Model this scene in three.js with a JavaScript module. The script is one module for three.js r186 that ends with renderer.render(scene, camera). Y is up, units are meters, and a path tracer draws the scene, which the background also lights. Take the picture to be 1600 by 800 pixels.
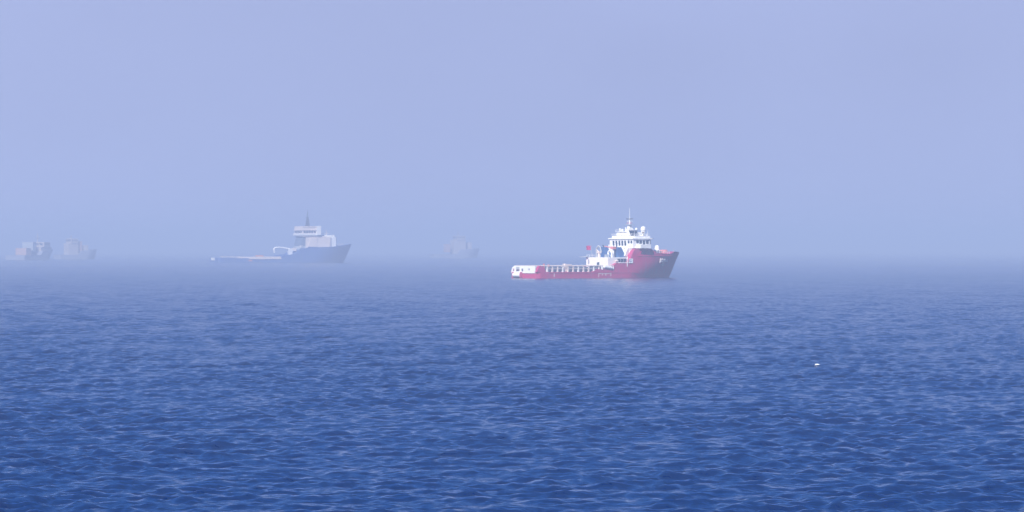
import * as THREE from 'three';
import { mergeGeometries } from 'three/addons/utils/BufferGeometryUtils.js';

// ---------------------------------------------------------------- camera, sky, sun, exposure
const EYE = 12.9, F = 6000;                           // metres above the water; metres of distance per metre of picture column (1600 wide)
const S = F / 10000;
const scene = new THREE.Scene();
const camera = new THREE.PerspectiveCamera(2 * Math.atan(400 / F) * 180 / Math.PI, 2, 5, 60000);
camera.position.set(0, EYE, 0);
camera.lookAt(0, EYE - 12, -F);

const renderer = new THREE.WebGLRenderer({ antialias: true });
renderer.toneMapping = THREE.LinearToneMapping;
renderer.toneMappingExposure = 1.64;
renderer.shadowMap.enabled = true;

const stops = [[0, [0.255, 0.30, 0.49]], [4, [0.25, 0.29, 0.475]], [5.6, [0.06, 0.16, 0.45]], [11, [0.01, 0.11, 0.42]], [30, [0.005, 0.065, 0.29]], [90, [0.008, 0.045, 0.22]]];
function skyTexture() {
  const W = 2048, H = 1024, d = new Float32Array(W * H * 4);
  // thin uneven veil of vapour over the whole sky: soft patches a few degrees across, the same everywhere
  const bit = (i, j) => { const v = Math.sin(i * 127.1 + j * 311.7) * 43758.5453; return v - Math.floor(v); };
  const soft = (x, y, wrap) => { const i = Math.floor(x), j = Math.floor(y), s = (x - i) ** 2 * (3 - 2 * (x - i)), t = (y - j) ** 2 * (3 - 2 * (y - j)), b = (p, q) => bit(p % wrap, q); return (b(i, j) * (1 - s) + b(i + 1, j) * s) * (1 - t) + (b(i, j + 1) * (1 - s) + b(i + 1, j + 1) * s) * t - 0.5; };
  for (let r = 0; r < H; r++) {
    const e = Math.max(0, ((r + 0.5) / H - 0.5) * 180);
    let i = 0; while (i < stops.length - 2 && e > stops[i + 1][0]) i++;
    const t = Math.min(1, (e - stops[i][0]) / (stops[i + 1][0] - stops[i][0]));
    for (let c = 0; c < W; c++) {
      const at = (r * W + c) * 4, veil = 1 + 0.09 * soft(c / W * 60, r / H * 70, 60) + 0.05 * soft(c / W * 180, r / H * 200, 180);
      for (let k = 0; k < 3; k++) d[at + k] = (stops[i][1][k] * (1 - t) + stops[i + 1][1][k] * t) * veil;
      d[at + 3] = 1;
    }
  }
  const tex = new THREE.DataTexture(d, W, H, THREE.RGBAFormat, THREE.FloatType);
  tex.mapping = THREE.EquirectangularReflectionMapping; tex.magFilter = THREE.LinearFilter; tex.minFilter = THREE.LinearFilter; tex.needsUpdate = true;
  return tex;
}
scene.background = skyTexture();
scene.environment = scene.background;

const sun = new THREE.DirectionalLight(new THREE.Color(1, 0.95, 0.86), 5);
sun.position.set(-430, 700, -2200); sun.target.position.set(0, 0, -2000);
sun.position.copy(sun.target.position).add(new THREE.Vector3(-0.30, 0.66, 0.75).multiplyScalar(1500));
sun.castShadow = true; sun.shadow.mapSize.set(2048, 2048);
Object.assign(sun.shadow.camera, { left: -1200, right: 1200, top: 1200, bottom: -1200, near: 10, far: 6000 });
scene.add(sun, sun.target);

scene.fog = new THREE.FogExp2(new THREE.Color().setRGB(0.58, 0.72, 1.0), 2.3e-4 / S);

// ---------------------------------------------------------------- helpers
let seed = 7;
const rnd = () => { seed = (seed * 1664525 + 1013904223) >>> 0; return seed / 4294967296; };
const rgb = (r, g, b) => new THREE.Color().setRGB(r, g, b);
const mat = (name, c, rough = 0.5, extra = {}) => { const m = new THREE.MeshPhysicalMaterial({ color: rgb(...c), roughness: rough, side: THREE.DoubleSide, ...extra }); m.name = name; return m; };
const taken = {};
const numbered = (n) => { const k = taken[n] = (taken[n] ?? -1) + 1; return k ? `${n}_${String(k).padStart(3, '0')}` : n; };
function thing(name, label, category, group) {
  const o = new THREE.Group(); o.name = numbered(name); o.userData = { label, category };
  if (group) o.userData.group = group;
  scene.add(o); return o;
}
function part(name, geo, m, parent, label) {
  const g = Array.isArray(geo) ? mergeGeometries(geo.map((x) => { const y = x.index ? x.toNonIndexed() : x; y.deleteAttribute('uv'); return y; })) : geo;
  const o = new THREE.Mesh(g, m); o.name = name; o.castShadow = o.receiveShadow = true;
  if (label) o.userData.label = label;
  parent.add(o); return o;
}
// box between two corners
const box = (x0, x1, y0, y1, z0, z1) => new THREE.BoxGeometry(x1 - x0, y1 - y0, z1 - z0).translate((x0 + x1) / 2, (y0 + y1) / 2, (z0 + z1) / 2);
const V = (x, y, z) => new THREE.Vector3(x, y, z);
const tube = (pts, r, seg = 16, rad = 6) => new THREE.TubeGeometry(new THREE.CatmullRomCurve3(pts.map((p) => V(...p)), false, 'catmullrom', 0.2), seg, r, rad, false);
function rod(a, b, r, r2 = r, n = 7) {
  const A = V(...a), B = V(...b), d = B.clone().sub(A), g = new THREE.CylinderGeometry(r2, r, d.length(), n);
  return g.applyQuaternion(new THREE.Quaternion().setFromUnitVectors(V(0, 1, 0), d.clone().normalize())).translate((A.x + B.x) / 2, (A.y + B.y) / 2, (A.z + B.z) / 2);
}
// box whose top face differs from its bottom face: [x0,x1,z0,z1] each
function taper(y0, y1, b, t) {
  const c = ([x0, x1, z0, z1], y) => [[x0, y, z0], [x1, y, z0], [x1, y, z1], [x0, y, z1]], B = c(b, y0), T = c(t, y1), p = [];
  const quad = (a, e, f, g) => p.push(...a, ...e, ...f, ...a, ...f, ...g);
  for (let i = 0; i < 4; i++) { const j = (i + 1) % 4; quad(B[j], B[i], T[i], T[j]); }
  quad(T[3], T[2], T[1], T[0]); quad(B[0], B[1], B[2], B[3]);
  const g = new THREE.BufferGeometry(); g.setAttribute('position', new THREE.Float32BufferAttribute(p, 3)); g.computeVertexNormals(); return g;
}
// prism from a plan outline [[x,z],...] between two heights, bottom outline scaled about its centre by `shrink`
function prism(outline, y0, y1) {
  const s = new THREE.Shape(outline.map(([x, z]) => new THREE.Vector2(x, -z)));
  return new THREE.ExtrudeGeometry(s, { depth: y1 - y0, bevelEnabled: true, bevelThickness: 0.06, bevelSize: 0.06, bevelSegments: 1 }).rotateX(-Math.PI / 2).translate(0, y0, 0);
}
function interp(table, x) {
  if (x <= table[0][0]) return table[0][1];
  for (let i = 1; i < table.length; i++) if (x <= table[i][0]) { const [a, b] = [table[i - 1], table[i]]; return a[1] + (b[1] - a[1]) * (x - a[0]) / (b[0] - a[0]); }
  return table.at(-1)[1];
}
// A ship's shell: x forward from the stern, y up from the waterline, z to starboard.
// profile: [[x, top height]...]; lengths of the waterline and of the deck; half beam.
function hullShape({ profile, lw, ld, half, draft = 4, fullDeck = 2.7, fullWater = 1.6, from = 0.66, sternRound = 0.03 }) {
  const us = new Set(); for (let i = 0; i <= 96; i++) us.add(i / 96);
  for (const [x] of profile) { us.add(Math.min(1, x / ld)); }
  for (const k of [0.002, 0.006, 0.012, 0.02, 0.03]) us.add(k);
  for (const k of [0.98, 0.985, 0.993, 0.997]) us.add(k);
  const U = [...us].sort((a, b) => a - b), NV = 14, P = [];
  const spot = (u, v) => {
    const xTop = u * ld, top = interp(profile, xTop), y = -draft + (top + draft) * v;
    const bow = interp(profile, ld), h = THREE.MathUtils.clamp(y / bow, 0, 1.1), k = y < 0 ? 0 : Math.pow(h, 1.15);
    const end = lw + (ld - lw) * Math.pow(Math.max(0, h), 0.85);
    const p = fullWater + (fullDeck - fullWater) * k, q = 0.95 - 0.25 * k;
    let f = u < from ? 1 : Math.pow(Math.max(0, 1 - Math.pow((u - from) / (1 - from), p)), q);
    if (u < sternRound) f *= 1 - 0.12 * Math.pow(1 - u / sternRound, 2);
    if (y < 0) f *= Math.sqrt(Math.max(0, 1 - Math.pow(-y / draft, 3) * 0.9));
    return [u * end - (u < sternRound ? 0 : 0), y, half * f];
  };
  for (const s of [1, -1]) for (const u of U) for (let j = 0; j <= NV; j++) { const [x, y, z] = spot(u, j / NV); P.push(x, y, z * s); }
  const n = U.length, row = NV + 1, ix = [];
  for (let s = 0; s < 2; s++) for (let i = 0; i < n - 1; i++) for (let j = 0; j < NV; j++) {
    const a = s * n * row + i * row + j, b = a + row, c = b + 1, d = a + 1;
    if (s) ix.push(a, d, c, a, c, b); else ix.push(a, b, c, a, c, d);
  }
  const shell = new THREE.BufferGeometry(); shell.setAttribute('position', new THREE.Float32BufferAttribute(P, 3)); shell.setIndex(ix); shell.computeVertexNormals();
  // caps: transom and top, own vertices so that their edges stay crisp
  const Q = [], quad = (a, b, c, d) => Q.push(...a, ...b, ...c, ...a, ...c, ...d);
  const pt = (u, v, s) => { const [x, y, z] = spot(u, v); return [x, y, z * s]; };
  for (let j = 0; j < NV; j++) quad(pt(0, j / NV, -1), pt(0, j / NV, 1), pt(0, (j + 1) / NV, 1), pt(0, (j + 1) / NV, -1));
  for (let i = 0; i < n - 1; i++) quad(pt(U[i], 1, 1), pt(U[i + 1], 1, 1), pt(U[i + 1], 1, -1), pt(U[i], 1, -1));
  const caps = new THREE.BufferGeometry(); caps.setAttribute('position', new THREE.Float32BufferAttribute(Q, 3)); caps.computeVertexNormals();
  return { geo: mergeGeometries([shell.toNonIndexed(), caps]), spot };
}
// railing along a line of points: posts and two bars, one part
function railing(pts, h, r = 0.05) {
  const g = [];
  for (let i = 0; i < pts.length - 1; i++) {
    const a = pts[i], b = pts[i + 1];
    for (const k of [1, 0.55]) g.push(rod([a[0], a[1] + h * k, a[2]], [b[0], b[1] + h * k, b[2]], r, r, 5));
    const n = Math.max(1, Math.round(Math.hypot(b[0] - a[0], b[2] - a[2]) / 1.6));
    for (let k = 0; k <= n; k++) { const t = k / n; g.push(rod([a[0] + (b[0] - a[0]) * t, a[1] + (b[1] - a[1]) * t, a[2] + (b[2] - a[2]) * t], [a[0] + (b[0] - a[0]) * t, a[1] + (b[1] - a[1]) * t + h, a[2] + (b[2] - a[2]) * t], r, r, 5)); }
  }
  return g;
}
// world x of a picture column (1600 wide) at a distance
const atX = (px, dist) => (px - 800) / F * dist;

// painted steel with scuffs and rust streaks, in metres
function paintTexture(base, worn, amount, size = 512) {
  const d = new Uint8Array(size * size * 4), N = 32, lat = Array.from({ length: N * N }, rnd);
  const noise = (x, y) => { const xi = Math.floor(x), yi = Math.floor(y), fx = x - xi, fy = y - yi, g = (a, b) => lat[((b % N + N) % N) * N + (a % N + N) % N], s = fx * fx * (3 - 2 * fx), t = fy * fy * (3 - 2 * fy); return (g(xi, yi) * (1 - s) + g(xi + 1, yi) * s) * (1 - t) + (g(xi, yi + 1) * (1 - s) + g(xi + 1, yi + 1) * s) * t; };
  for (let y = 0; y < size; y++) for (let x = 0; x < size; x++) {
    const u = x / size * 32, v = y / size * 32;
    const streak = noise(u, v * 0.25), blot = noise(u * 0.5 + 9, v * 0.5) * 0.6 + noise(u * 2, v * 2) * 0.4;
    const w = Math.max(0, Math.min(1, (streak * 0.55 + blot * 0.45 - 0.5) * 5)) * amount, at = (y * size + x) * 4;
    for (let k = 0; k < 3; k++) d[at + k] = base[k] * (1 - w) + worn[k] * w;
    d[at + 3] = 255;
  }
  const t = new THREE.DataTexture(d, size, size); t.colorSpace = THREE.SRGBColorSpace; t.wrapS = t.wrapT = THREE.RepeatWrapping; t.magFilter = THREE.LinearFilter; t.minFilter = THREE.LinearMipmapLinearFilter; t.needsUpdate = true; return t;
}
const uvSide = (g, sx = 1 / 24, sy = 1 / 24) => { const p = g.attributes.position, uv = new Float32Array(p.count * 2); for (let i = 0; i < p.count; i++) { uv[2 * i] = (p.getX(i) + p.getZ(i) * 0.3) * sx; uv[2 * i + 1] = p.getY(i) * sy; } g.setAttribute('uv', new THREE.BufferAttribute(uv, 2)); return g; };

// ---------------------------------------------------------------- the sea
function seaGeometry() {
  // wind sea: many trains of short waves round one heading, travelling towards the viewer and a little to the right
  const W = [], heading = 1.25;
  for (let i = 0; i < 84; i++) {
    const t = (i + rnd()) / 84, L = 0.34 * Math.pow(13 / 0.34, t), spread = (rnd() + rnd() + rnd() - 1.5) * (2.2 - 1.0 * t);
    const a = heading + spread, k = 2 * Math.PI / L, slope = L < 0.7 ? 0.034 : L < 2.6 ? 0.056 : L < 4 ? 0.04 : L < 7 ? 0.02 : 0.01;
    W.push([k * Math.cos(a), k * Math.sin(a), slope / k, rnd() * Math.PI * 2]);
  }
  const near = 170, far = 2700, NZ = 1500, NX = 880, reach = 0.158;
  const pos = new Float32Array(NZ * NX * 3), uv = new Float32Array(NZ * NX * 2);
  for (let j = 0; j < NZ; j++) {
    const dist = near * Math.pow(far / near, j / (NZ - 1)), dz = dist * Math.log(far / near) / NZ, dx = 2 * reach * dist / NX;
    const comp = W.map(([kx, kz, a, ph]) => { const s = Math.max(Math.abs(kx) * dx, Math.abs(kz) * dz); return [kx, kz, a * Math.max(0, Math.min(1, (2.6 - s) / 1.2)), ph]; }).filter((c) => c[2] > 0);
    const edgeZ = Math.min(1, (NZ - 1 - j) / 200);
    for (let i = 0; i < NX; i++) {
      const x = (i / (NX - 1) * 2 - 1) * reach * dist, z = -dist, at = j * NX + i;
      // gusts: the short waves stand steeper in some patches than in others
      const gust = 1 + 0.28 * Math.sin(x * 0.11 + z * 0.043 + 1.3 * Math.sin(z * 0.029 + x * 0.017)) * Math.sin(z * 0.061 - x * 0.035 + 1.1 * Math.sin(x * 0.052)) + 0.14 * Math.sin(x * 0.31 + z * 0.12 + Math.sin(z * 0.09));
      let y = 0, ox = 0, oz = 0;
      for (const [kx, kz, a0, ph] of comp) {
        const a = a0 * gust;
        const p = kx * x + kz * z + ph, c = a * Math.cos(p), s = a * Math.sin(p), k = Math.hypot(kx, kz);
        y += c; ox -= s * kx / k; oz -= s * kz / k;
      }
      pos[at * 3] = x + ox * 0.05; pos[at * 3 + 1] = y * edgeZ; pos[at * 3 + 2] = z + oz * 0.05;
      uv[at * 2] = x / 23; uv[at * 2 + 1] = z / 23;
    }
  }
  const ix = new Uint32Array((NZ - 1) * (NX - 1) * 6); let n = 0;
  for (let j = 0; j < NZ - 1; j++) for (let i = 0; i < NX - 1; i++) { const a = j * NX + i, b = a + 1, c = a + NX, d = c + 1; ix[n++] = a; ix[n++] = b; ix[n++] = d; ix[n++] = a; ix[n++] = d; ix[n++] = c; }
  const g = new THREE.BufferGeometry(); g.setAttribute('position', new THREE.BufferAttribute(pos, 3)); g.setAttribute('uv', new THREE.BufferAttribute(uv, 2)); g.setIndex(new THREE.BufferAttribute(ix, 1)); g.computeVertexNormals();
  // the same water on to the horizon and to both sides
  const wide = new THREE.PlaneGeometry(50000, 34000, 40, 40).rotateX(-Math.PI / 2).translate(0, -0.75, -14000);
  const q = wide.attributes.position, u2 = wide.attributes.uv; for (let i = 0; i < q.count; i++) u2.setXY(i, q.getX(i) / 23, q.getZ(i) / 23);
  return mergeGeometries([g, wide]);
}
function rippleTexture() {
  // periodic short chop and ripples, 23 m across, as heights; slope is the mean steepness it should have
  const N = 1024, f = new Float32Array(N * N), d = new Float32Array(N * N * 4), w = [];
  for (let i = 0; i < 56; i++) { const L = 0.2 * Math.pow(4 / 0.2, rnd()), a = 1.15 + (rnd() + rnd() - 1) * 2.1, n = 23 / L; w.push([Math.round(n * Math.cos(a)), Math.round(n * Math.sin(a)), L, rnd() * 6.283]); }
  let lo = 1e9, hi = -1e9, steep = 0;
  for (let y = 0; y < N; y++) for (let x = 0; x < N; x++) { let h = 0; for (const [a, b, c, p] of w) h += c * Math.cos((a * x + b * y) / N * 6.283185307 + p); f[y * N + x] = h; if (h < lo) lo = h; if (h > hi) hi = h; }
  for (const [a, b, c] of w) steep += 0.5 * c * c * (a * a + b * b) * (6.283185307 / 23) ** 2;
  for (let i = 0; i < N * N; i++) { d[4 * i] = d[4 * i + 1] = d[4 * i + 2] = (f[i] - lo) / (hi - lo); d[4 * i + 3] = 1; }
  const t = new THREE.DataTexture(d, N, N, THREE.RGBAFormat, THREE.FloatType); t.wrapS = t.wrapT = THREE.RepeatWrapping; t.magFilter = THREE.LinearFilter; t.needsUpdate = true;
  return { map: t, scaleFor: (slope) => slope * (hi - lo) / Math.sqrt(steep) };
}
const ripple = rippleTexture();
const seaMat = new THREE.MeshPhysicalMaterial({ color: rgb(0.0001, 0.014, 0.072), roughness: 0.14, ior: 1.333, bumpMap: ripple.map, bumpScale: ripple.scaleFor(0.1) });
seaMat.name = 'sea_water';
const sea = new THREE.Mesh(seaGeometry(), seaMat);
sea.name = 'sea'; sea.userData = { kind: 'structure', label: 'deep blue choppy open sea fading into haze', category: 'sea' }; sea.receiveShadow = true;
scene.add(sea);

// ---------------------------------------------------------------- paints
const M = {
  red: mat('haze_tinted_red_paint', [1, 1, 1], 0.45, { map: paintTexture([182, 32, 98], [166, 76, 116], 0.75) }),  // purple cast of the blue haze is mixed into this red
  white: mat('white_ship_paint', [0.82, 0.82, 0.80], 0.45),
  cream: mat('cream_ship_paint', [0.76, 0.66, 0.60], 0.5),
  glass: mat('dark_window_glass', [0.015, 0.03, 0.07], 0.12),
  blue: mat('funnel_shade_and_emblem_blue', [0.03, 0.11, 0.30], 0.45),  // shaded side of the funnel put into this blue; emblem bars plain blue
  dark: mat('dark_steel', [0.045, 0.05, 0.07], 0.6),
  grey: mat('grey_steel', [0.36, 0.40, 0.44], 0.55),
  pink: mat('faded_red_lead', [0.62, 0.20, 0.20], 0.6),
  orange: mat('orange_paint', [0.75, 0.25, 0.06], 0.5),
  flag: mat('red_cloth', [0.48, 0.02, 0.14], 0.9),
  navy: mat('navy_hull_paint', [1, 1, 1], 0.5, { map: paintTexture([58, 92, 156], [86, 106, 148], 0.7) }),
  hazed: mat('haze_muted_ship_paint', [0.46, 0.41, 0.38], 0.6),  // white greyed down so the colour itself imitates dimming by haze
  rusty: mat('haze_muted_rusty_paint', [0.46, 0.30, 0.25], 0.7),  // reddish tint muted likewise, haze put into the colour
  steel: mat('blue_grey_steel_and_shade', [0.13, 0.17, 0.24], 0.6),  // darkened to carry the shade behind the crash rail; also plain support steel
  pale: mat('haze_toned_hull_paint', [0.24, 0.26, 0.34], 0.55),  // hull colour matched to the haze so far hulls melt into it
  brown: mat('brown_oilskin', [0.14, 0.09, 0.06], 0.8),
};

// ---------------------------------------------------------------- the red and white offshore ship
{
  const D = 2800 * S, turn = 40 * Math.PI / 180;
  const ship = thing('offshore_supply_ship', 'red and white offshore supply ship with a high bridge, nearest and clearest vessel', 'ship');
  ship.position.set(atX(818, D - 28), 0, -(D - 28)); ship.rotation.y = turn;
  const L = 90;
  const { geo, spot } = hullShape({
    profile: [[0, 2.9], [8, 2.7], [33, 2.7], [36, 3.9], [42.5, 4.1], [46.5, 6.4], [53.4, 6.5], [54.2, 8.4], [55.1, 11.6], [56.2, 12.7], [65.5, 12.8], [69, 10.9], [79, 10.4], [81.5, 11.5], [86, 11.3], [90, 10.4]],
    lw: 84.5, ld: L, half: 9, from: 0.62, fullWater: 1.35, fullDeck: 3.2,
  });
  const hull = part('hull', uvSide(geo), M.red, ship);
  const side = (x, y) => { const u = x / L, top = 30; let best = 9, bd = 1e9; for (let j = 0; j <= 60; j++) { const s = spot(u, j / 60); const e = Math.abs(s[1] - y); if (e < bd) { bd = e; best = s; } } return best; };
  // rubbing bands and the black boot top at the water
  part('rubbing_strake', [box(6, 58, 2.25, 2.55, 9.0, 9.16), box(6, 58, 2.25, 2.55, -9.16, -9.0)], M.red, hull);
  // stern: white bulwark face with openings, white roller
  const outline = new THREE.Shape(); outline.moveTo(-7.9, 2.2); outline.lineTo(8.0, 2.2); outline.lineTo(8.0, 5.35); outline.lineTo(-5.6, 5.35); outline.quadraticCurveTo(-7.5, 5.2, -7.9, 3.1); outline.closePath();
  for (const [z, w, y0, y1] of [[-6.4, 0.9, 3.2, 4.2], [-3.6, 2.4, 2.95, 4.9], [-0.6, 1.2, 3.0, 4.3], [3.9, 1.0, 3.5, 4.3]]) { const h = new THREE.Path(); h.moveTo(z - w / 2, y0); h.lineTo(z - w / 2, y1); h.lineTo(z + w / 2, y1); h.lineTo(z + w / 2, y0); h.closePath(); outline.holes.push(h); }
  const stern = part('stern_bulwark', new THREE.ExtrudeGeometry(outline, { depth: 0.2, bevelEnabled: false, curveSegments: 8 }).rotateY(-Math.PI / 2).translate(-0.02, 0, 0), M.white, ship, 'white stern bulwark with dark openings');
  part('opening_shade_backing', box(1.6, 3.4, 2.7, 5.1, -6.8, 6.6), M.grey, ship);  // box added behind the bulwark openings so they read shadowed
  part('stern_corner', taper(2.7, 5.4, [-0.3, 5.2, 7.2, 9.0], [1.4, 3.6, 7.6, 8.9]), M.red, ship, 'red corner post of the stern');
  part('stern_corner', taper(2.7, 4.2, [0.2, 4.2, -9.0, -7.6], [1.4, 3.0, -8.9, -8.2]), M.red, ship);
  part('stern_roller', new THREE.CylinderGeometry(1.05, 1.05, 4.6, 18).rotateX(Math.PI / 2).translate(-0.55, 1.45, -3.4), M.white, ship, 'white drum roller at the stern edge');
  for (const z of [-6.0, -0.8]) part('roller_bracket', box(-1.3, 0.05, 0.3, 2.7, z - 0.25, z + 0.25), M.red, ship);
  // crash rail along the work deck: posts, top rail, inner wall
  for (const s of [1, -1]) {
    part('crash_rail', [rod([2.5, 5.35, 8.85 * s], [44, 5.35, 8.85 * s], 0.2), rod([6, 4.1, 8.85 * s], [34, 4.1, 8.85 * s], 0.09)], M.cream, ship);
    part('shade_painted_bulwark', box(6, 43, 2.5, 4.9, s > 0 ? 7.4 : -7.7, s > 0 ? 7.7 : -7.4), M.steel, ship);  // shade between the posts painted in as a darker wall colour
    for (let i = 0; i < 13; i++) { const x = 6 + i * 2.95; part('rail_post', taper(2.5, 5.25, [x - 0.34, x + 0.34, 8.5 * s - 0.3, 8.5 * s + 0.42], [x - 0.2, x + 0.2, 8.75 * s - 0.15, 8.75 * s + 0.15]), i % 3 ? M.cream : M.white, ship); }
  }
  part('tow_pin', [rod([5.5, 2.6, 7], [5.5, 6.3, 7], 0.45), rod([8.2, 2.6, 7], [8.2, 5.9, 7], 0.5)], M.pink, ship);
  part('deck_crane', [box(16, 18.2, 2.6, 5.6, 6.2, 8.2), rod([17, 5.6, 7.4], [17, 6.3, 7.4], 0.5), rod([16, 6.0, 7.4], [21, 5.7, 7.4], 0.25)], M.cream, ship);
  for (const [x, y] of [[37.2, 3.6], [43.6, 3.8]]) part('bollard', rod([x, y, 8.9], [x, y + 1.2, 8.9], 0.4, 0.5), M.white, ship);
  part('work_boat', new THREE.CapsuleGeometry(0.75, 3.8, 5, 10).rotateZ(Math.PI / 2 - 0.12).translate(40.5, 4.65, 8.9), M.white, ship, 'small white boat stowed at the ship side');
  // aft deckhouse
  const house = part('aft_deckhouse', prism([[42.2, -7.2], [54, -7.2], [54, 7.2], [42.2, 7.2]], 2.6, 8.9), M.white, ship);
  part('door', box(42.02, 42.13, 6.0, 8.1, -6.0, -5.1), M.grey, house);
  part('window', box(41.98, 42.13, 5.7, 6.8, 0.0, 1.5), M.glass, house);  // winch opening, its inner dark painted as a flat pane
  part('winch_drum', new THREE.CylinderGeometry(1.3, 1.3, 5, 18).rotateX(Math.PI / 2).translate(40.6, 4.1, 0.5), M.dark, ship);
  part('railing', railing([[42.3, 8.96, -7.1], [42.3, 8.96, -1.6]], 1.1), M.white, house);
  part('boom_platform', [box(41.2, 43.6, 9.0, 9.3, -10.6, -5.6), rod([42.4, 9.3, -9.8], [42.4, 9.6, -6], 0.1)], M.grey, house);
  // flag
  const pole = part('flag_pole', rod([43.6, 8.9, -4.9], [43.6, 14.3, -6.1], 0.09), M.grey, ship);
  { const g = new THREE.PlaneGeometry(2.5, 1.9, 10, 6), p = g.attributes.position; for (let i = 0; i < p.count; i++) p.setZ(i, Math.sin(p.getX(i) * 3.2 + p.getY(i)) * 0.16); g.computeVertexNormals(); part('flag', g.rotateY(-0.25).translate(43.6, 13.1, -7.2), M.flag, pole, 'red flag flying aft of the bridge'); }
  // twin davits and cranes on the deckhouse
  part('arched_davit', tube([[44, 8.9, -2.6], [44, 12.5, -2.5], [44, 14.0, -1.4], [44.2, 13.2, -0.2], [44.3, 11.2, 0.2]], 0.38, 20, 7), M.grey, ship, 'pale grey arched davit');
  part('crane_post', [rod([43.6, 8.9, -0.4], [43.6, 11.0, -0.4], 0.75, 0.6), box(42.9, 44.3, 10.8, 11.6, -1.1, 0.5)], M.cream, ship);
  part('crane_boom', rod([43.6, 11.3, -0.4], [44.2, 12.6, -3.2], 0.3, 0.16), M.cream, ship);
  part('arched_davit', tube([[46, 8.9, 3.0], [46, 11.2, 3.0], [46, 12.0, 4.0], [46, 11.3, 5.2], [46, 8.9, 5.4]], 0.42, 20, 7), M.white, ship);
  part('crane_post', rod([47.5, 8.9, 4.6], [47.5, 13.0, 4.6], 0.5, 0.4), M.white, ship);
  part('crane_boom', [rod([47.5, 13.0, 4.9], [45.4, 13.8, 1.2], 0.32, 0.2), box(46.6, 48.4, 12.5, 13.7, 3.8, 5.4)], M.pink, ship);
  part('storage_locker', box(43.2, 44.4, 8.96, 10.2, 3.6, 5.0), M.grey, house);
  // funnels
  for (const s of [1, -1]) {
    const fu = part('funnel', taper(8.96, 13.4, [49.6, 53.8, 4.4 * s - 1.5, 4.4 * s + 1.5], [48.6, 51.4, 4.4 * s - 1.1, 4.4 * s + 1.1]), M.blue, ship, 'funnel aft of the bridge with its shade painted in as blue');
    part('exhaust_pipe', rod([49.8, 13.4, 4.4 * s], [49.4, 14.4, 4.4 * s], 0.28), M.dark, fu);
  }
  // shade of a side recess put in as dark panes, with white deck edge
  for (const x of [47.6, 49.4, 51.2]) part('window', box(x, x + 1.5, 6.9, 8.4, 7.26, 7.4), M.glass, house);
  part('deck_edge', box(47.2, 53.2, 6.5, 6.75, 8.2, 9.12), M.white, ship);
  part('life_raft', new THREE.CapsuleGeometry(0.42, 1.0, 4, 10).rotateZ(Math.PI / 2).translate(46.4, 7.4, 8.1), M.cream, ship);
  part('ladder_pole', rod([51.6, 4.9, 9.2], [51.6, 9.5, 9.2], 0.16), M.white, ship);
  // emblem board
  const emblem = part('emblem_board', box(52.6, 54.9, 6.45, 8.45, 9.18, 9.26), M.white, ship, 'white square emblem with dark bars');
  part('emblem_bar', box(53.0, 54.1, 7.75, 8.0, 9.265, 9.29), M.blue, emblem); part('emblem_bar', box(53.0, 54.1, 7.0, 7.25, 9.265, 9.29), M.blue, emblem);
  part('emblem_bar', box(52.75, 53.0, 6.95, 8.05, 9.265, 9.29), M.blue, emblem);
  // accommodation block under the bridge
  const block = part('accommodation_block', prism([[55.2, -6.8], [66.5, -6.8], [68, -5], [68, 5], [66.5, 6.8], [55.2, 6.8]], 8, 13.2), M.white, ship);
  part('aft_gallery', taper(9.4, 13.0, [52.5, 55.1, -5.5, 6.2], [54.2, 55.1, -6.2, 6.8]), M.white, block);
  for (const z of [-4.5, -1.5, 1.5, 4.5]) part('porthole', new THREE.CylinderGeometry(0.28, 0.28, 0.08, 12).rotateZ(Math.PI / 2).translate(54.05, 12.6, z), M.dark, block);
  // wheelhouse
  const plan = [[56.4, -7.7], [66.2, -7.7], [69.4, -4.8], [69.4, 4.8], [66.2, 7.7], [56.4, 7.7]];
  const wh = part('wheelhouse', prism(plan, 13.25, 16.9), M.white, ship);
  part('floor_edge', prism(plan.map(([x, z]) => [62.5 + (x - 62.5) * 1.03, z * 1.03]), 12.95, 13.2), M.white, wh);
  for (const z of [-5.1, -3.15, -1.2, 0.7, 2.6]) part('window', taper(14.1, 16.3, [56.22, 56.34, z - 0.48, z + 0.62], [56.2, 56.34, z - 0.72, z + 0.4]), M.glass, wh);
  for (const z of [4.8, 6.6]) part('window', box(56.22, 56.34, 15.1, 16.35, z - 0.5, z + 0.5), M.glass, wh);
  for (const [x, y0, w] of [[58.9, 15.2, 1.5], [60.7, 14.9, 1.4], [62.6, 14.4, 1.4], [64.6, 14.9, 1.5]]) part('window', box(x - w / 2, x + w / 2, y0, 16.35, 7.765, 7.83), M.glass, wh);
  { const n = V(2.9, 0, 3.2).normalize(), g = box(-1.75, 1.75, 14.7, 16.4, 0.062, 0.12).rotateY(Math.atan2(n.x, n.z)).translate(67.8, 0, 6.25); part('window', g, M.glass, wh); }
  for (let i = 0; i < 4; i++) part('window', box(69.465, 69.52, 14.6, 16.4, -4.4 + i * 2.25, -2.4 + i * 2.25), M.glass, wh);
  for (const s of [1, -1]) { const wing = part('bridge_wing', prism([[58.2, 7.8 * s], [64.2, 7.8 * s], [64.2, 10.6 * s], [58.2, 10.6 * s]], 12.95, 14.5), M.white, wh); for (const x of [59.5, 63]) part('wing_bracket', rod([x, 10.6, 9 * s], [x, 12.9, 10.3 * s], 0.15), M.red, wing); }
  part('small_vent', box(56.2, 56.34, 13.55, 14.1, 5.5, 5.9), M.orange, wh);
  const roof = part('roof', prism([[55.9, -8.2], [66.6, -8.2], [70.6, -5.2], [70.6, 5.2], [67.2, 8.3], [55.9, 8.2]], 16.98, 17.35), M.white, wh);
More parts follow.
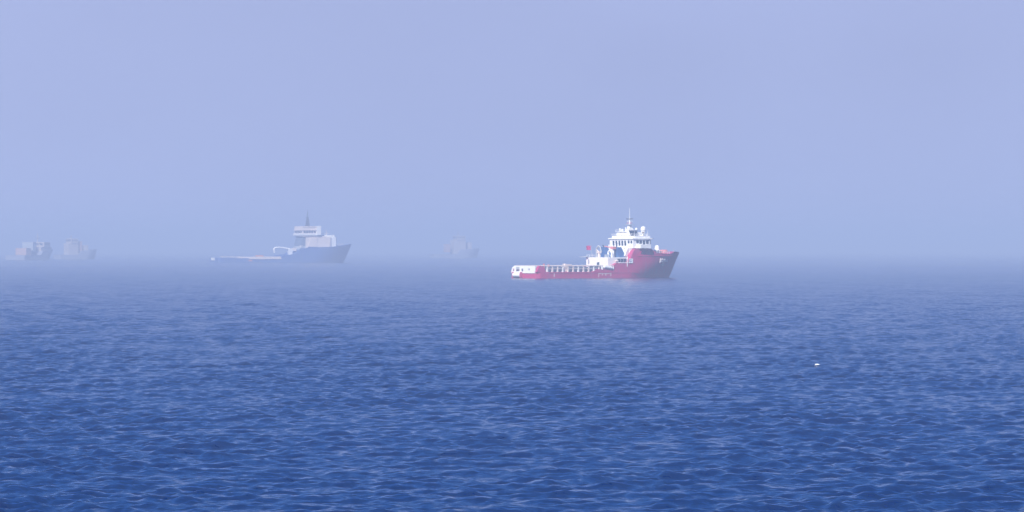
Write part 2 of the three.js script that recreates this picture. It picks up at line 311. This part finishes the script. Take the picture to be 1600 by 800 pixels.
  part('roof_edge', prism([[57.4, -7.4], [66.5, -7.4], [68.6, -5], [68.6, 5], [66.5, 7.4], [57.4, 7.4]], 17.42, 18.3), M.white, roof);
  // monkey island: tower, dark panel, platforms
  const tower = part('upper_tower', taper(18.3, 20.0, [57.2, 65.0, -5.6, 4.3], [58.4, 64.0, -4.8, 4.1]), M.white, ship);
  part('platform', box(57.8, 63.8, 20.02, 20.3, -5.6, 1.4), M.white, tower);
  part('railing', railing([[57.8, 20.3, -5.5], [57.8, 20.3, 1.3], [63.7, 20.3, 1.3]], 0.9), M.white, tower);
  for (const z of [-4.3, -2.9, -1.4, 0.2]) part('vent_slot', box(58.05, 58.2, 19.0, 19.4, z - 0.35, z + 0.35), M.grey, tower);
  part('lookout_window', taper(18.45, 20.8, [57.9, 60.3, 4.4, 5.2], [56.8, 61.2, 4.2, 5.2]), M.glass, tower, 'dark tapered window box beside the mast');
  for (const [x, z, h, r] of [[59, -3.9, 1.5, 0.4], [59, -2.5, 1.1, 0.55], [60, -1.4, 1.9, 0.3]]) part('locker', rod([x, 20.3, z], [x, 20.3 + h, z], r, r * 0.8, 10), M.white, tower);
  // main mast
  const mast = part('mast', [taper(20.3, 23.2, [59.6, 62.4, -1.0, 1.4], [60.4, 61.6, -0.3, 0.8]), rod([61, 23.2, 0.2], [61, 26.2, 0.2], 0.42, 0.25), rod([61, 26.2, 0.2], [61, 30.8, 0.2], 0.13, 0.06)], M.white, ship);
  part('crow_platform', [box(59.6, 62.4, 23.2, 23.42, -1.2, 1.7)], M.grey, mast);
  part('radar_scanner', [box(60.6, 61.4, 25.7, 26.0, -1.6, 2.0)], M.dark, mast);
  part('radar_scanner', [box(60.7, 61.3, 23.9, 24.15, -1.3, 1.6)], M.pink, mast);
  part('yard', rod([61, 24.8, -1.7], [61, 24.8, 2.1], 0.09), M.white, mast);
  for (const z of [-1.5, 1.9]) part('whip_antenna', rod([61, 24.8, z], [61, 26.6, z], 0.05), M.grey, mast);
  part('stay_wire', [rod([61, 25.5, 0.2], [57.2, 18.4, -5], 0.035, 0.035, 4), rod([61, 25.5, 0.2], [66.3, 18.4, 3], 0.035, 0.035, 4)], M.grey, mast);
  // satellite domes and aerials
  const dome = part('satellite_dome', [new THREE.SphereGeometry(1.2, 22, 16).scale(1, 1.12, 1).translate(65.4, 21.3, 4.2), new THREE.CylinderGeometry(0.85, 0.95, 0.5, 16).translate(65.4, 20.1, 4.2)], M.white, ship, 'white satellite dome above the bridge');
  part('pedestal', [rod([65.4, 18.3, 4.2], [65.4, 20, 4.2], 0.62, 0.5, 10), rod([63.6, 18.3, 3.2], [65, 20, 4], 0.14), rod([67, 18.3, 4.8], [65.7, 20, 4.3], 0.14)], M.white, dome);
  part('satellite_dome', [new THREE.SphereGeometry(0.55, 14, 10).translate(62.8, 21.4, 2.6), rod([62.8, 18.3, 2.6], [62.8, 21, 2.6], 0.16)], M.white, ship);
  part('search_light', [rod([64.2, 18.3, 5.6], [64.2, 19.5, 5.6], 0.12), new THREE.CylinderGeometry(0.4, 0.34, 0.7, 12).rotateZ(1.3).translate(64.2, 19.8, 5.6)], M.brown, ship);
  for (const [x, z, h] of [[67.4, 4.9, 2.9], [66.8, -4.6, 3.3], [58.2, 6.6, 2.2], [63.6, 6.9, 1.6]]) part('whip_antenna', rod([x, 18.3, z], [x, 18.3 + h, z], 0.12, 0.05), M.white, ship);
  part('railing', railing([[57.0, 18.36, -7.2], [57.0, 18.36, 7.2], [66.4, 18.36, 7.2], [68.5, 18.36, 4.9]], 0.95), M.white, roof);
  // foredeck
  const cowl = part('windlass_house', new THREE.CylinderGeometry(1.0, 1.75, 2.9, 20).translate(77.4, 11.8, 0), M.white, ship, 'white tapered housing on the foredeck');
  part('windlass_cap', new THREE.SphereGeometry(1.0, 18, 10).scale(1, 1.15, 1).translate(77.4, 13.2, 0), M.white, cowl);
  part('vent_opening', box(76.4, 77.2, 11.3, 12.0, 1.1, 1.6), M.dark, cowl);
  part('anchor_winch', [rod([81, 11.6, -1.4], [81, 11.6, 2.2], 0.7, 0.7, 12), box(80.2, 81.8, 10.8, 11.6, -1.6, 2.4)], M.pink, ship);
  { const pts = []; for (const x of [69.5, 72.5, 75.5, 78.5]) { const s = side(x, interp([[69, 11.0], [79, 10.7]], x)); pts.push([s[0], s[1], s[2] - 0.15]); } part('railing', railing(pts, 1.0, 0.08), M.white, ship); }
  part('jack_staff', rod([87.2, 10.8, 0], [87.6, 13.0, 0], 0.07), M.grey, ship);
  part('fender_strake', (() => { const g = []; for (let x = 58; x < 86; x += 1) { const a = side(x, 9.6), b = side(x + 1, 9.6); g.push(rod([a[0], 9.6, a[2] + 0.05], [b[0], 9.6, b[2] + 0.05], 0.16, 0.16, 6)); } return g; })(), M.red, hull);
  part('anchor', (() => { const a = side(76, 6.5); return [box(a[0] - 0.25, a[0] + 0.25, 5.6, 7.6, a[2] - 0.1, a[2] + 0.4), box(a[0] - 0.9, a[0] + 0.9, 5.4, 5.9, a[2] - 0.3, a[2] + 0.25)]; })(), M.dark, ship);
  // the name on the bow: white marks, too far to read
  { const g = []; const rowOf = (x, y0, y1, w) => { const a = side(x, (y0 + y1) / 2), lo = side(x, y0), hi = side(x, y1); g.push(rod([a[0], y0, lo[2] + 0.08], [a[0], y1, hi[2] + 0.08], w, w, 4)); };
    for (const [x, y0, y1, w] of [[73.4, 6.6, 8.6, 0.24], [74.2, 6.8, 7.6, 0.24], [74.2, 7.8, 8.6, 0.2], [75.3, 6.9, 8.4, 0.2], [76.1, 7.5, 8.4, 0.16], [77.0, 6.9, 8.3, 0.18], [77.9, 6.9, 7.7, 0.16], [78.7, 6.9, 8.2, 0.14]]) rowOf(x, y0, y1, w);
    part('bow_lettering', g, M.white, hull, 'white lettering on the bow'); }
  // marks on the side amidships
  part('hull_marking', [box(35.0, 35.25, 0.4, 2.2, 9.0, 9.04), box(35.3, 41.8, 1.75, 2.0, 9.0, 9.04), box(42, 42.3, 0.9, 2.2, 9.0, 9.04), box(37, 37.5, 1.1, 1.6, 9.0, 9.04), box(39, 39.5, 1.1, 1.6, 9.0, 9.04)], M.cream, hull);
  part('hull_marking', box(9.5, 9.8, 0.6, 2.0, 9.0, 9.04), M.white, hull);
}

// ---------------------------------------------------------------- the dark ship in the haze
{
  const D = 6130 * S, turn = 25 * Math.PI / 180;
  const ship = thing('offshore_tug', 'dark hulled offshore ship with pale upper works, dimmed by haze behind the red ship', 'ship');
  ship.position.set(atX(334, D - 30), 0, -(D - 30)); ship.rotation.y = turn; ship.scale.setScalar(1.41);
  const { geo } = hullShape({ profile: [[0, 2.8], [20, 2.4], [46, 2.7], [50, 4.6], [56, 5.0], [61, 8.6], [66, 9.8], [84, 10.2], [92, 11.0], [100.5, 12.2]], lw: 94.5, ld: 100.5, half: 9.5, from: 0.72, draft: 5 });
  const hull = part('hull', uvSide(geo), M.navy, ship);
  part('side_bulwark', [taper(1.9, 3.6, [21, 45, 9.3, 9.7], [24, 45, 9.3, 9.7]), box(21, 45, 2.0, 3.4, -9.7, -9.3)], M.cream, ship, 'pale bulwark along the work deck');
  for (let i = 0; i < 6; i++) part('bulwark_rib', box(26 + i * 3.4, 26.5 + i * 3.4, 1.9, 3.7, 9.71, 9.95), M.cream, ship);
  part('hull_patch', box(21.5, 24, 0.4, 1.4, 9.5, 9.56), M.pink, hull);
  part('deck_cargo', box(29, 33, 2.5, 4.4, 3, 7), M.orange, ship);
  part('stern_gate', [box(-0.4, -0.05, 1.0, 2.8, -4.5, 1.8)], M.white, ship);
  part('stern_rail', railing([[1, 2.8, 9], [9, 2.6, 9.3], [18, 2.5, 9.3]], 1.0, 0.1), M.cream, ship);
  // knuckle crane with an arched arm
  const post = part('crane_post', [taper(3, 9.0, [52.4, 54.6, 3.4, 5.4], [51.8, 55.0, 3.0, 5.6])], M.white, ship);
  part('crane_boom', tube([[54.5, 8.5, 4.4], [50, 9.2, 4.4], [45.4, 9.7, 4.4], [42.6, 9.5, 4.4], [41.7, 8.2, 4.4], [42.2, 6.4, 4.4]], 0.62, 26, 7), M.white, post, 'white arched crane boom');
  part('crane_cab', box(55, 57.6, 7.4, 9.4, 3.6, 5.6), M.cream, post);
  part('boat_deck_house', taper(4.8, 10.6, [58, 66, -7, 7], [60.5, 66, -6.5, 6.5]), M.grey, ship);
  part('railing', railing([[57, 8.6, 8], [61, 10.2, 8]], 1.2, 0.1), M.cream, ship);
  const block = part('accommodation_block', prism([[64, -7], [82, -7], [82, 7], [64, 7]], 9, 17), M.cream, ship);
  part('pale_bulkhead', taper(10.2, 16.2, [65.2, 71.8, 7.1, 7.5], [67.5, 72.2, 7.1, 7.5]), M.cream, block);
  part('bridge_support', taper(10.4, 17.0, [60.5, 63.9, -6.4, 6.4], [62.2, 63.9, -6.8, 6.8]), M.steel, block);
  const wh = part('wheelhouse', prism([[61.5, -7.4], [74.5, -7.4], [74.5, 7.4], [61.5, 7.4]], 17.1, 23.4), M.cream, ship);
  part('lower_band', prism([[60.6, -7.9], [73.6, -7.9], [73.6, 7.9], [60.6, 7.9]], 17.9, 19.2), M.white, wh);
  part('upper_band', prism([[61, -7.8], [74, -7.8], [74, 7.8], [61, 7.8]], 21.3, 21.8), M.cream, wh);
  part('roof', prism([[61.6, -7.7], [75, -7.7], [75, 7.7], [61.6, 7.7]], 23.46, 24.1), M.cream, wh);
  part('wing_tower', box(71.6, 74.6, 18.2, 24.4, 7.5, 8.3), M.white, wh, 'pale upright bridge wing');
  for (let i = 0; i < 5; i++) part('window', box(62.2 + i * 1.85, 63.6 + i * 1.85, 19.5, 21.0, 7.46, 7.52), M.glass, wh);
  for (let i = 0; i < 5; i++) part('window', box(61.3, 61.43, 19.5, 21.0, -6.3 + i * 2.6, -4.4 + i * 2.6), M.glass, wh);
  const mast = part('mast', [taper(24, 30, [66.8, 69.2, -1.2, 1.2], [67.4, 68.6, -0.6, 0.6]), rod([68, 30, 0], [68, 35, 0], 0.35, 0.15)], M.dark, ship, 'dark mast');
  part('radar_scanner', box(67.7, 68.3, 30.2, 30.6, -2.4, 2.4), M.dark, mast); part('yard', rod([68, 32.5, -2], [68, 32.5, 2], 0.1), M.dark, mast);
  const fore = part('forward_house', prism([[77.5, -6], [86.5, -6], [88, -3.5], [88, 3.5], [86.5, 6], [77.5, 6]], 10, 16.6), M.white, ship, 'pale rounded house on the foredeck');
  part('roof', prism([[78.5, -5.4], [85.6, -5.4], [87, -3], [87, 3], [85.6, 5.4], [78.5, 5.4]], 16.7, 18.2), M.white, fore);
  part('stair', taper(12, 17.6, [72.6, 74.4, 6.2, 6.8], [75.8, 77.4, 6.2, 6.8]), M.cream, ship);
  part('porthole', new THREE.CylinderGeometry(0.5, 0.5, 0.1, 12).rotateX(Math.PI / 2).translate(80.6, 13.8, 6.1), M.pink, fore);
  for (const x of [76.2, 80.6]) part('signal_mast', rod([x, 16.6, 3], [x, 23.5 - (x - 76) * 0.4, 3], 0.3, 0.2), M.cream, ship);
  part('yard', rod([75, 19.4, 3], [83, 19.4, 3], 0.14), M.cream, ship);
  part('railing', railing([[88, 10.9, 6.2], [93, 11.2, 4.4]], 1.1, 0.1), M.cream, ship);
}

// ---------------------------------------------------------------- ships almost lost in the haze
function farShip(label, px, dist, turn, k) {
  const D = dist * S;
  const ship = thing('distant_ship', label, 'ship', 'faint ships in the far haze');
  ship.position.set(atX(px, D), 0, -D); ship.rotation.y = turn * Math.PI / 180;
  const { geo } = hullShape({ profile: [[0, 4], [k.len * 0.5, 4], [k.len * 0.55, k.deck], [k.len, k.deck + 2]], lw: k.len * 0.94, ld: k.len, half: k.half, from: 0.7 });
  part('hull', uvSide(geo.translate(-k.len * 0.5, 0, 0)), k.hull, ship);
  ship.scale.setScalar(1.2);
  const b = k.len * 0.12, c = k.at * k.len;
  const s = part('superstructure', prism([[c - b, -k.half * 0.8], [c + b, -k.half * 0.8], [c + b, k.half * 0.8], [c - b, k.half * 0.8]], 4, k.top - 5), k.paint, ship);
  const w = part('wheelhouse', prism([[c - b * 0.5, -k.half * 0.9], [c + b * 0.9, -k.half * 0.9], [c + b * 0.9, k.half * 0.9], [c - b * 0.5, k.half * 0.9]], k.top - 4.9, k.top), k.paint, ship);
  for (let i = 0; i < 4; i++) part('window', box(c - b * 0.56 - 0.06, c - b * 0.5 - 0.07, k.top - 2.8, k.top - 1, -k.half * 0.8 + i * k.half * 0.42, -k.half * 0.8 + i * k.half * 0.42 + k.half * 0.28), M.glass, w);
  for (let i = 0; i < 3; i++) part('window', box(c - b * 0.4 + i * b * 0.42, c - b * 0.4 + i * b * 0.42 + b * 0.3, k.top - 2.8, k.top - 1, k.half * 0.9 + 0.07, k.half * 0.9 + 0.12), M.glass, w);
  const m = part('mast', [rod([c, k.top, 0], [c, k.top + k.mast, 0], 0.6, 0.25), rod([c, k.top + k.mast * 0.6, -2.5], [c, k.top + k.mast * 0.6, 2.5], 0.2)], k.mastPaint, ship);
  part('radar_scanner', box(c - 0.4, c + 0.4, k.top + k.mast * 0.4, k.top + k.mast * 0.4 + 0.5, -2.4, 2.4), M.dark, m);
  for (const [x0, x1, y0, y1, paint, name] of k.extra) part(name, prism([[x0, -k.half * 0.5], [x1, -k.half * 0.5], [x1, k.half * 0.6], [x0, k.half * 0.6]], y0, y1), paint, ship);
  return ship;
}
farShip('faint ship with a grey funnel and rusty tinted deck house, furthest left in the haze', 50, 7700, 60,
  { len: 58, half: 12, deck: 8, top: 17, mast: 9, at: 0.16, hull: M.pale, paint: M.hazed, mastPaint: M.hazed, extra: [[-8, -3, 8, 17, M.grey, 'funnel'], [-19, -11, 4.1, 11, M.rusty, 'deck_house'], [20, 23, 8, 12, M.hazed, 'deck_house']] });
farShip('faint pale ship to the right of the leftmost haze ship, only its upper works showing', 120, 8100, 30,
  { len: 46, half: 8, deck: 8, top: 21, mast: 4, at: -0.14, hull: M.pale, paint: M.hazed, mastPaint: M.hazed, extra: [[6, 11, 8, 14, M.hazed, 'deck_house'], [1, 4, 8, 18, M.rusty, 'funnel']] });
farShip('barely visible pale ship in the haze between the dark ship and the red ship', 712, 9400, 20,
  { len: 62, half: 9, deck: 9, top: 26, mast: 6, at: 0.05, hull: M.pale, paint: M.hazed, mastPaint: M.hazed, extra: [[-14, -9, 6, 16, M.rusty, 'funnel'], [14, 19, 9, 18, M.hazed, 'deck_house']] });

// ---------------------------------------------------------------- specks of breaking foam
const foam = mat('sea_foam', [0.85, 0.87, 0.88], 0.9);
function whitecap(label, px, py, w) {
  const D = EYE * F / (py - 388), o = thing('whitecap', label, 'whitecap', undefined);
  o.position.set(atX(px, D), 0.12, -D);
  const lumps = (n, spread) => { const g = []; for (let i = 0; i < n; i++) { const t = i / (n - 1) - 0.5, r = w * 0.2 * (1.1 - Math.abs(t)) * (0.7 + rnd() * 0.6); g.push(new THREE.IcosahedronGeometry(r, 1).scale(1.3, 0.75, 0.8).translate(t * w * spread, r * 0.5 + rnd() * 0.03, (rnd() - 0.5) * 0.1)); } return g; };
  part('crest', lumps(9, 1), foam, o); part('spray', lumps(4, 0.6).map((g) => g.scale(0.5, 0.5, 0.5).translate(w * 0.12, w * 0.18, 0)), foam, o);
}
whitecap('bright white fleck of foam alone on the water below and right of the red ship', 1277, 572, 0.42);

renderer.render(scene, camera);
